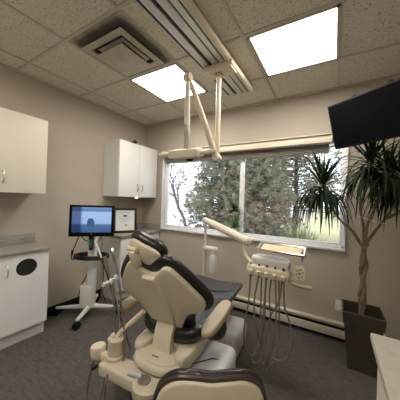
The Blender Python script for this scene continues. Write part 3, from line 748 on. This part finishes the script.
# tray
b = MB(); TX = T(*D(2.492, -.93, 1.040)) @ R(-.02) @ R(.30, 'X')
b.pad([(-.185, -.065), (.185, -.065), (.19, -.04), (.175, .065), (-.16, .065), (-.185, .045)], .012, .005, 0, TX, sm=0)
for s in (-1, 1): b.tube([(-.17, s*.063, .016), (.175, s*.063, .016)], .006, 8, 0, TX); b.tube([(s*.18, -.06, .016), (s*.172, .06, .016)], .010, 8, 0, TX)
b.build('instrument_tray', 'lampmetal', du)
b = MB(); b.box((.0, 0, .013), (.30, .10, .003), 0, TX); b.build('tray_mat', 'warm', du)
b = MB(); b.tube([D(2.645, -.92, .86), D(2.648, -.92, 1.03)], .009, 10); b.tube([D(2.645, -.92, .87), D(2.56, -.92, .87)], .010, 10); b.build('tray_post', 'grey', du)
b = MB(); KX = T(*D(2.638, -.955, .893)) @ R(PI/2, 'X') 
b.pad([(-.042, 0), (-.036, .045), (0, .056), (.036, .045), (.042, 0), (.036, -.045), (0, -.056), (-.036, -.045)], .022, .009, .003, KX, sm=3); kp = b.build('control_pad', 'cream', du)
b = MB()
for k in range(6):
    a = k*PI/3+.3; b.lathe([(.007, 0), (.006, .003)], 12, KX @ T(.022*math.cos(a), .030*math.sin(a), .0235))
b.lathe([(.009, 0), (.008, .003)], 12, KX @ T(0, 0, .0245)); b.build('button', 'hose', kp)
b = MB(); b.tube([D(2.545, -.95, .83), D(2.575, -.96, .812), D(2.62, -.97, .800), D(2.70, -.98, .802), D(2.725, -.98, .805)], [.012, .017, .018, .017, .012], 12, 4); b.build('grip_handle', 'pad', du)

# handpieces
HY = -.95
hoses = [
 [(2.262, .83), (2.250, .583), (2.225, .369), (2.232, .215), (2.269, .145), (2.318, .150), (2.352, .25), (2.335, .45), (2.335, .74), (2.345, .82)],
 [(2.333, .83), (2.300, .60), (2.318, .42), (2.350, .28), (2.378, .16), (2.345, .105), (2.300, .11), (2.330, .22), (2.372, .40), (2.368, .66), (2.372, .82)],
 [(2.397, .83), (2.380, .55), (2.372, .36), (2.375, .20), (2.400, .12), (2.425, .20), (2.420, .42), (2.405, .64), (2.418, .82)],
 [(2.461, .83), (2.482, .50), (2.458, .28), (2.424, .115), (2.440, .097), (2.463, .14), (2.490, .275), (2.487, .60), (2.470, .82)],
 [(2.525, .83), (2.540, .62), (2.580, .50), (2.604, .365), (2.575, .235), (2.514, .180), (2.452, .205), (2.408, .327), (2.420, .479), (2.482, .611), (2.500, .82)],
]
hl = ['leftmost of the five hanging handpieces on the console', 'second hanging handpiece from the left on the console', 'middle one of the five hanging handpieces on the console',
      'second hanging handpiece from the right on the console', 'rightmost hanging handpiece, its hose looping widest']
for k, L_ in enumerate(hoses):
    yb = HY-.034
    t = thing('handpiece', hl[k], 'dental tool', (L_[0][0], yb, .855), 0, group='handpieces hanging on the console')
    pts = []
    n = len(L_)
    for i, (x_, z_) in enumerate(L_):
        yy = yb+(.075 if i > n*.6 else .0)+.008*math.sin(i*2+k) if 0 < i < n-1 else (yb if i == 0 else yb+.085)
        pts.append((x_-L_[0][0], yy-yb, z_-.855))
    MB().tube(pts, .0068, 8, 7).build('hose', 'hose', t)
    b = MB(); b.tube([(0, 0, -.055), (0, 0, -.01), (0, -.004, .035), (0, -.012, .060)], [.009, .012, .011, .008], 10, 3); b.build('barrel', 'darksteel', t)
    b = MB(); b.lathe([(.011, 0), (.011, .006)], 12, T(0, 0, -.03)); b.build('collar', 'steel', t)

# ------------------------------------------------------------------ operator stool
so = thing('operator_stool', 'cream-backed stool with brown edging in the foreground', 'stool', (2.332, -1.925, 0), .52)
# local: +y away from viewer (stool faces away), backrest at -y
n_ = .13
def XS(off): 
    o = Vector((0.045, -.235, .60)); l = .16
    v_ = Vector((0, -math.sin(l), math.cos(l))); m_ = Vector((0, math.cos(l), math.sin(l))); o = o+m_*off
    return Matrix(((1, 0, m_.x, o.x), (0, v_.y, m_.y, o.y), (0, v_.z, m_.z, o.z), (0, 0, 0, 1)))
so_out = [(0, .222), (.06, .228), (.125, .222), (.185, .17), (.213, .06), (.21, -.05), (.17, -.13), (.08, -.165), (0, -.17), (-.08, -.165), (-.17, -.13), (-.21, -.05), (-.213, .06), (-.185, .15), (-.13, .205), (-.06, .222)]
crv = lambda x, y: .9*x*x
b = MB(); b.pad(so_out, .030, .014, .006, XS(0), sm=3, curve=crv); b.build('backrest_cushion', 'leather', so)
b = MB(); b.pad([(x*.95, y*.95-.004) for x, y in so_out], .028, .012, 0, XS(-.022), sm=3, back_bulge=.012, curve=crv); b.build('backrest_shell', 'cream', so)
b = MB(); b.tube([(x*.965, y*.965-.004, crv(x, y)-.003) for x, y in so_out], .010, 8, 4, XS(0), closed=True); b.build('edge_piping', 'brownpipe', so)
b = MB(); b.tube([(.045, -.235, .50), (.04, -.20, .38), (.02, -.10, .345), (0, 0, .345)], .018, 10, 4); b.build('back_bar', 'darksteel', so)
b = MB(); b.pad([(.19*math.cos(a), .17*math.sin(a)) for a in [k*PI/8 for k in range(16)]], .07, .03, .006, T(0, .0, .35), sm=2); b.build('seat', 'leather', so)
b = MB(); b.tube([(0, 0, .09), (0, 0, .35)], .022, 14); b.tube([(0, 0, .09), (0, 0, .22)], .03, 14); b.build('gas_column', 'steel', so)
for k in range(5):
    a = k*2*PI/5+.3; c_, s_ = math.cos(a), math.sin(a)
    l_ = MB().tube([(0, 0, .10), (c_*.12, s_*.12, .09), (c_*.26, s_*.26, .065)], [.022, .018, .013], 10).build('leg', 'steel', so)
    w_ = MB()
    for q in (-1, 1): w_.lathe([(.01, -.009), (.026, -.008), (.027, 0), (.026, .008), (.01, .009)], 16, T(c_*.26, s_*.26, .028) @ R(a) @ T(0, q*.013, 0) @ R(PI/2, 'X'))
    w_.box((c_*.26, s_*.26, .05), (.02, .02, .025), .006); w_.build('caster', 'black', l_)

# ------------------------------------------------------------------ television
tv = thing('television', 'black flat television tilted down above the potted plant', 'television', (2.7681, -.6009, 2.2757))
u_ = Vector((.817, -.577, 0)); v_ = Vector((2.83867-2.76810, -.50098+.60090, 1.91481-2.27570)); th_ = v_.length; v_.normalize(); m_ = u_.cross(v_).normalized()
# m_ : check it faces the viewer
if m_.dot(Vector((CX-2.77, CY+.6, 0))) < 0: m_ = -m_
TW = .88
XV = Matrix(((u_.x, v_.x, m_.x, 0), (u_.y, v_.y, m_.y, 0), (u_.z, v_.z, m_.z, 0), (0, 0, 0, 1)))
b = MB(); b.box((TW/2, th_/2, -.015), (TW, th_, .03), .006, XV); b.box((TW/2, th_/2, -.045), (TW*.7, th_*.6, .04), .015, XV); b.build('cabinet_back', 'black', tv)
b = MB(); b.box((TW/2, th_/2-.004, .001), (TW-.024, th_-.034, .003), 0, XV); b.build('screen', 'blackgloss', tv)
for xx in (.22, .46): MB().box((xx, -.004, -.02), (.03, .016, .02), .003, XV).build('mount_clip', 'black', tv)
cen = XV @ Vector((TW/2, th_/2, -.06))
b = MB(); wallp = Vector((XR-2.7681-.012, -.75+.6009, 2.05-2.2757))
b.tube([cen, (cen+wallp)/2+Vector((.0, .10, 0)), wallp], .02, 10); b.box(tuple(wallp), (.02, .12, .22), .004); b.build('wall_arm', 'darksteel', tv)

# ------------------------------------------------------------------ potted plant
PX, PY = 3.085, -.36
pp = thing('potted_plant', 'tall braided-trunk strap-leaf plant in a dark square planter', 'plant', (PX, PY, 0))
def sq_tube(mb, prof, n=4):
    vs = []; fs = []
    for (hw, z) in prof: vs += [(-hw, -hw, z), (hw, -hw, z), (hw, hw, z), (-hw, hw, z)]
    for i in range(len(prof)-1):
        for k in range(4): fs.append([i*4+k, i*4+(k+1) % 4, (i+1)*4+(k+1) % 4, (i+1)*4+k])
    fs.append([3, 2, 1, 0]); e = len(vs)-4; fs.append([e, e+1, e+2, e+3]); mb.add(vs, fs)
PH = .505
b = MB(); sq_tube(b, [(.098, 0), (.101, .01), (.135, PH-.10), (.143, PH-.10), (.150, PH-.005), (.148, PH), (.136, PH), (.128, PH-.12)]); b.build('planter', 'planter', pp, smooth=False)
b = MB(); sq_tube(b, [(.126, PH-.125), (.128, PH-.085)]); b.build('soil', 'soil', pp, smooth=False)
for s in range(3):
    pts = []
    for i in range(22):
        z = PH-.10+(1.085-PH+.10)*i/21; a = s*2*PI/3+z*11.5
        r_ = .013+.008*math.sin(z*23)
        pts.append((r_*math.cos(a), r_*math.sin(a), z))
    b = MB(); b.tube(pts, [.021, .017, .016, .016, .015], 10, 2); b.build('trunk_strand', 'bark', pp)
random.seed(11)
hubz = 1.075
crowns = [((2.752, -.52, 1.59), .30, 64), ((3.10, -.50, 1.775), .30, 64), ((3.31, -.36, 1.66), .30, 60), ((3.19, -.62, 1.70), .24, 40), ((3.42, -.50, 1.78), .28, 46)]
brs = [[(3.05, -.38, 1.10), (2.99, -.45, 1.20), (2.90, -.50, 1.29), (2.80, -.52, 1.45), (2.752, -.52, 1.60)],
       [(3.085, -.37, 1.10), (3.07, -.42, 1.25), (3.04, -.48, 1.42), (3.08, -.50, 1.60), (3.10, -.50, 1.76)],
       [(3.10, -.37, 1.10), (3.16, -.38, 1.21), (3.22, -.37, 1.32), (3.30, -.36, 1.48), (3.31, -.36, 1.65)],
       [(3.09, -.38, 1.10), (3.095, -.45, 1.26), (3.13, -.55, 1.42), (3.18, -.60, 1.58), (3.19, -.62, 1.69)],
       [(3.22, -.37, 1.32), (3.30, -.42, 1.38), (3.38, -.47, 1.50), (3.42, -.50, 1.66), (3.42, -.50, 1.77)]]
for q in brs:
    b = MB(); b.tube([(x_-PX, y_-PY, z_) for x_, y_, z_ in q], [.015, .010, .008, .008], 8, 5); b.build('branch', 'twig', pp)
b = MB(); b.lathe([(.035, 0), (.036, .015), (.03, .02)], 14, T(0, 0, 1.07)); b.build('trunk_tie', 'twig', pp)
b = MB(); b.tube([(3.03-PX, -.46-PY, 1.335), (3.10-PX, -.50-PY, 1.31), (3.20-PX, -.52-PY, 1.285)], .0022, 5); b.build('string_tie', 'whitepl', pp)
def strap(mb, o, az, el, L, w, droop, seg=8):
    p = Vector(o); d = Vector((math.cos(az)*math.cos(el), math.sin(az)*math.cos(el), math.sin(el)))
    rows = []
    st = L/seg
    for i in range(seg+1):
        t = i/seg
        side = d.cross(Vector((0, 0, 1)))
        side = side.normalized() if side.length > .05 else Vector((-math.sin(az), math.cos(az), 0))
        ww = w*(.45+.55*min(1, t*5))*(1-t**2.2)*.5+.0006
        nrm = side.cross(d).normalized()
        rows.append((p-side*ww, p+nrm*(-ww*.35), p+side*ww))
        d = (d+Vector((0, 0, -droop*(.35+t)))).normalized(); p = p+d*st
    vs = [v for r in rows for v in r]; fs = []
    for i in range(seg):
        for k in (0, 1): fs.append([i*3+k, i*3+k+1, i*3+3+k+1, i*3+3+k])
    mb.add(vs, fs)
for (c, L0, n_l) in crowns:
    b = MB(); n_l = int(n_l*1.7)
    for k in range(n_l):
        t = k/n_l
        az = k*2.399+random.uniform(-.2, .2)
        if t < .16: el = random.uniform(.9, 1.45); dr = random.uniform(.02, .10); L_ = L0*random.uniform(.8, 1.15)
        elif t < .35: el = random.uniform(.5, 1.1); dr = random.uniform(.12, .22); L_ = L0*random.uniform(1.0, 1.35)
        else: el = random.uniform(-.6, .6); dr = random.uniform(.30, .62); L_ = L0*random.uniform(1.0, 1.65)
        o = (c[0]-PX+.014*math.cos(az), c[1]-PY+.014*math.sin(az), c[2]+.05-.14*t)
        reach = -.06-c[1]
        if math.sin(az) > .2 and el < 1.2: L_ = min(L_, reach/max(.3, math.sin(az)*.85)+.02)
        if c[0] > 3.35 and math.cos(az) > .2: L_ = min(L_, (XR-.06-c[0])/max(.3, math.cos(az)))
        strap(b, o, az, el, L_, .021, dr, 9)
    b.build('leaf_crown', 'leaf', pp)

# small plant in a white pot on the window sill
sp_ = thing('small_potted_plant', 'tiny green plant in a white pot on the window sill', 'plant', (1.712, -.002, .969)); sp_.scale = (1.35, 1.35, 1.6)
b = MB(); b.lathe([(.018, 0), (.020, .004), (.026, .055), (.028, .062), (.024, .062), (.021, .05)], 18); b.build('pot', 'whitepl', sp_)
b = MB()
for k in range(26):
    az = k*2.4; strap(b, (0, 0, .05+.006*(k % 5)), az, random.uniform(.4, 1.4), random.uniform(.06, .10) if k % 3 else random.uniform(.12, .17), .020, .14, 5)
b.build('foliage', 'leaf2', sp_)
b = MB()
for k in range(26):
    az = k*2.4; strap(b, (-.01, 0, .20+.003*(k % 6)), az, random.uniform(-.2, 1.3), random.uniform(.06, .10), .024, .16, 5)
b.tube([(0, 0, .05), (.004, 0, .12), (-.01, 0, .21)], .003, 6); b.build('upper_foliage', 'leaf', sp_)

# ------------------------------------------------------------------ outside
GZ = -.20
gr = MB(); gr.box((0, 41, GZ-.05), (120, 80, .1)); struct(gr.build('lawn', 'ground', loc=(0, 0, 0)), 'winter ground outside with snow at left and grass at right', 'ground')
random.seed(21)
def needle_tuft(mb, p, d, L, n, mi):
    for k in range(n):
        v = Vector((random.gauss(0, 1), random.gauss(0, 1), random.gauss(0, .8))); v.normalize()
        q = (d*.9+v).normalized()*L*random.uniform(.6, 1.1)
        s = q.cross(Vector((random.gauss(0, 1), random.gauss(0, 1), random.gauss(0, 1)))); s.normalize(); s *= L*.085
        mb.add([p-s, p+s, p+q], [[0, 1, 2]], None, mi)
def conifer(x, y, h, rad, z0, nb, label, mats, zmin=.3, tuft=.19, trunk_r=.12, dens=13, wts=(.5, .25, .25)):
    t = thing('evergreen_tree', label, 'tree', (x, y, GZ))
    MB().tube([(0, 0, -.05), (.03, .02, h*.3), (-.03, 0, h*.6), (0, 0, h)], [trunk_r, trunk_r*.8, trunk_r*.5, .02], 10, 3).build('trunk', 'treebark', t)
    br = MB(); fo = MB()
    for k in range(nb):
        z = zmin+(h*.95-zmin)*(k/nb)**1.05
        az = k*2.399+random.uniform(-.3, .3)
        R_ = rad*(1-(z/h)**1.6)*random.uniform(.7, 1.1)+.15
        base = Vector((0, 0, z)); d = Vector((math.cos(az), math.sin(az), random.uniform(-.05, .28))).normalized()
        pts = [base]
        seg = 6
        for i in range(seg):
            d = (d+Vector((random.gauss(0, .10), random.gauss(0, .10), random.gauss(-.03, .07)))).normalized(); pts.append(pts[-1]+d*R_/seg)
        br.tube(pts, [.028, .016, .006], 4, cap=False)
        mi = random.choices((0, 1, 2), wts)[0]
        for i in range(dens):
            f_ = random.uniform(.25, 1)
            a = f_*seg; j = min(int(a), seg-1); p = pts[j].lerp(pts[j+1], a-j)
            off = Vector((random.gauss(0, .15), random.gauss(0, .15), random.gauss(0, .14)))
            m2 = mi if random.random() < .75 else random.choices((0, 1, 2), wts)[0]
            needle_tuft(fo, p+off, (off.normalized()+d)*.5, tuft, 14, m2)
    br.build('branches', 'greybark', t, smooth=False)
    fo.build('foliage', mats, t, smooth=False)
NM = ['needle', 'needle2', 'needle3']
conifer(-1.35, 5.9, 5.2, 1.75, 0, 165, 'bushy grey-green evergreen left of the window bar outside', NM, .25, dens=20)
conifer(.50, 5.6, 6.0, 1.35, 0, 130, 'evergreen with reddish trunk right of the window bar outside', NM, .55, trunk_r=.16, wts=(.45, .25, .3), dens=19)
conifer(1.3, 8.2, 7.0, 2.9, 0, 120, 'sparse rusty evergreen outside behind the left plant crown', NM, 1.3, wts=(.25, .3, .45), dens=20)
conifer(-.4, 8.6, 6.5, 2.1, 0, 120, 'dull brownish evergreen standing behind the other two trees', NM, .2, wts=(.35, .2, .45), dens=20)
conifer(4.2, 9.5, 7.5, 1.9, 0, 70, 'evergreen farthest to the right outside the window', NM, 1.4, wts=(.4, .3, .3), dens=10)
# bare tree at left
bt = thing('bare_tree', 'leafless grey tree with fine twigs at the far left outside', 'tree', (-3.9, 7.0, GZ))
b = MB(); random.seed(5)
def grow(p, d, L, r, lvl):
    q = [p]
    for i in range(4): d = (d+Vector((random.gauss(0, .15), random.gauss(0, .15), random.gauss(0, .10)))).normalized(); q.append(q[-1]+d*L/4)
    b.tube(q, [r, r*.6], 5, cap=False)
    if lvl > 0:
        for k in range(4 if lvl > 1 else 5):
            e = q[random.choice((2, 3, 4))]; dd = (d+Vector((random.gauss(0, .7), random.gauss(0, .7), random.gauss(0, .5)))).normalized()
            grow(e, dd, L*random.uniform(.5, .75), r*.55, lvl-1)
grow(Vector((0, 0, -.05)), Vector((.12, 0, 1)), 2.6, .09, 4)
b.build('branches', 'greybark', bt)
# bare shrub, rock edging, background house
def shrub(x, y, r_, h_, label, m, n=260):
    t = thing('shrub', label, 'shrub', (x, y, GZ)); b = MB()
    for k in range(n):
        az = random.uniform(0, 2*PI); el = random.uniform(.3, 1.5); L = h_*random.uniform(.5, 1.1)
        o = (random.gauss(0, r_*.4), random.gauss(0, r_*.4), 0)
        strap(b, o, az, el, L, .03, random.uniform(-.02, .12), 4)
    b.build('foliage', m, t, smooth=False)
shrub(1.75, 6.4, .7, .9, 'yellow-green shrub outside at the right pane\'s lower middle', 'shrub', 340)
shrub(-1.3, 4.1, .6, .45, 'low dry shrub outside below the window bar', 'shrub2', 260)
shrub(.5, 3.7, .6, .5, 'pale twiggy shrub outside at the lower left of the right pane', 'shrub2', 240)
b = MB(); random.seed(9)
b.pad([(-1.0, -.15), (-.5, -.28), (.2, -.22), (.9, -.25), (1.05, 0), (.7, .22), (.1, .18), (-.6, .25)], .42, .12, .05, None, sm=3)
ro = b.build('boulder', 'rock', loc=(.35, 4.9, GZ-.02), rot=(0, .04, -.35)); tag(ro, 'long blue-grey boulder lying at the foot of the trees', 'boulder')
hs_ = thing('house', 'distant tan house with snowy roof seen at the far left outside', 'building', (-17, 26, GZ))
b = MB(); b.box((0, 0, 1.3), (7, 5, 2.6)); b.build('wall', 'brick', hs_, smooth=False)
b = MB(); b.add([(-4, -3, 2.5), (4, -3, 2.5), (4, 3, 2.5), (-4, 3, 2.5), (-3.4, 0, 4.1), (3.4, 0, 4.1)], [[0, 1, 5, 4], [2, 3, 4, 5], [1, 2, 5], [3, 0, 4], [0, 3, 2, 1]]); b.build('roof', 'snowroof', hs_, smooth=False)
for xx in (-2, 1.2): MB().box((xx, -2.52, 1.5), (1.1, .05, .9)).build('window', 'grey', hs_)  # house windows coloured pale as well, for the distance haze

# ------------------------------------------------------------------ light
w = bpy.data.worlds.new('overcast sky'); S.world = w; w.use_nodes = True
bg = w.node_tree.nodes['Background']; bg.inputs[0].default_value = (.88, .94, 1.0, 1); bg.inputs[1].default_value = 2.7

# ------------------------------------------------------------------ camera
fpx, yaw, pitch, roll = 223.2597, .5424, .002, .0355
cam = bpy.data.cameras.new('camera'); co = bpy.data.objects.new('camera', cam); COL.objects.link(co); S.camera = co
cam.sensor_fit = 'HORIZONTAL'; cam.sensor_width = 36; cam.lens = fpx/400*36; cam.clip_start = .02; cam.clip_end = 300
fw = Vector((-math.sin(yaw)*math.cos(pitch), math.cos(yaw)*math.cos(pitch), math.sin(pitch)))
r_ = Vector((math.cos(yaw), math.sin(yaw), 0)); u_ = r_.cross(fw)
xr = r_*math.cos(roll)+u_*math.sin(roll); yu = u_*math.cos(roll)-r_*math.sin(roll)
co.matrix_world = Matrix(((xr.x, yu.x, -fw.x, CX), (xr.y, yu.y, -fw.y, CY), (xr.z, yu.z, -fw.z, CH), (0, 0, 0, 1)))
S.view_settings.view_transform = 'Standard'; S.view_settings.look = 'None'; S.view_settings.gamma = 1; S.view_settings.use_curve_mapping = False
S.view_settings.exposure = 0.2
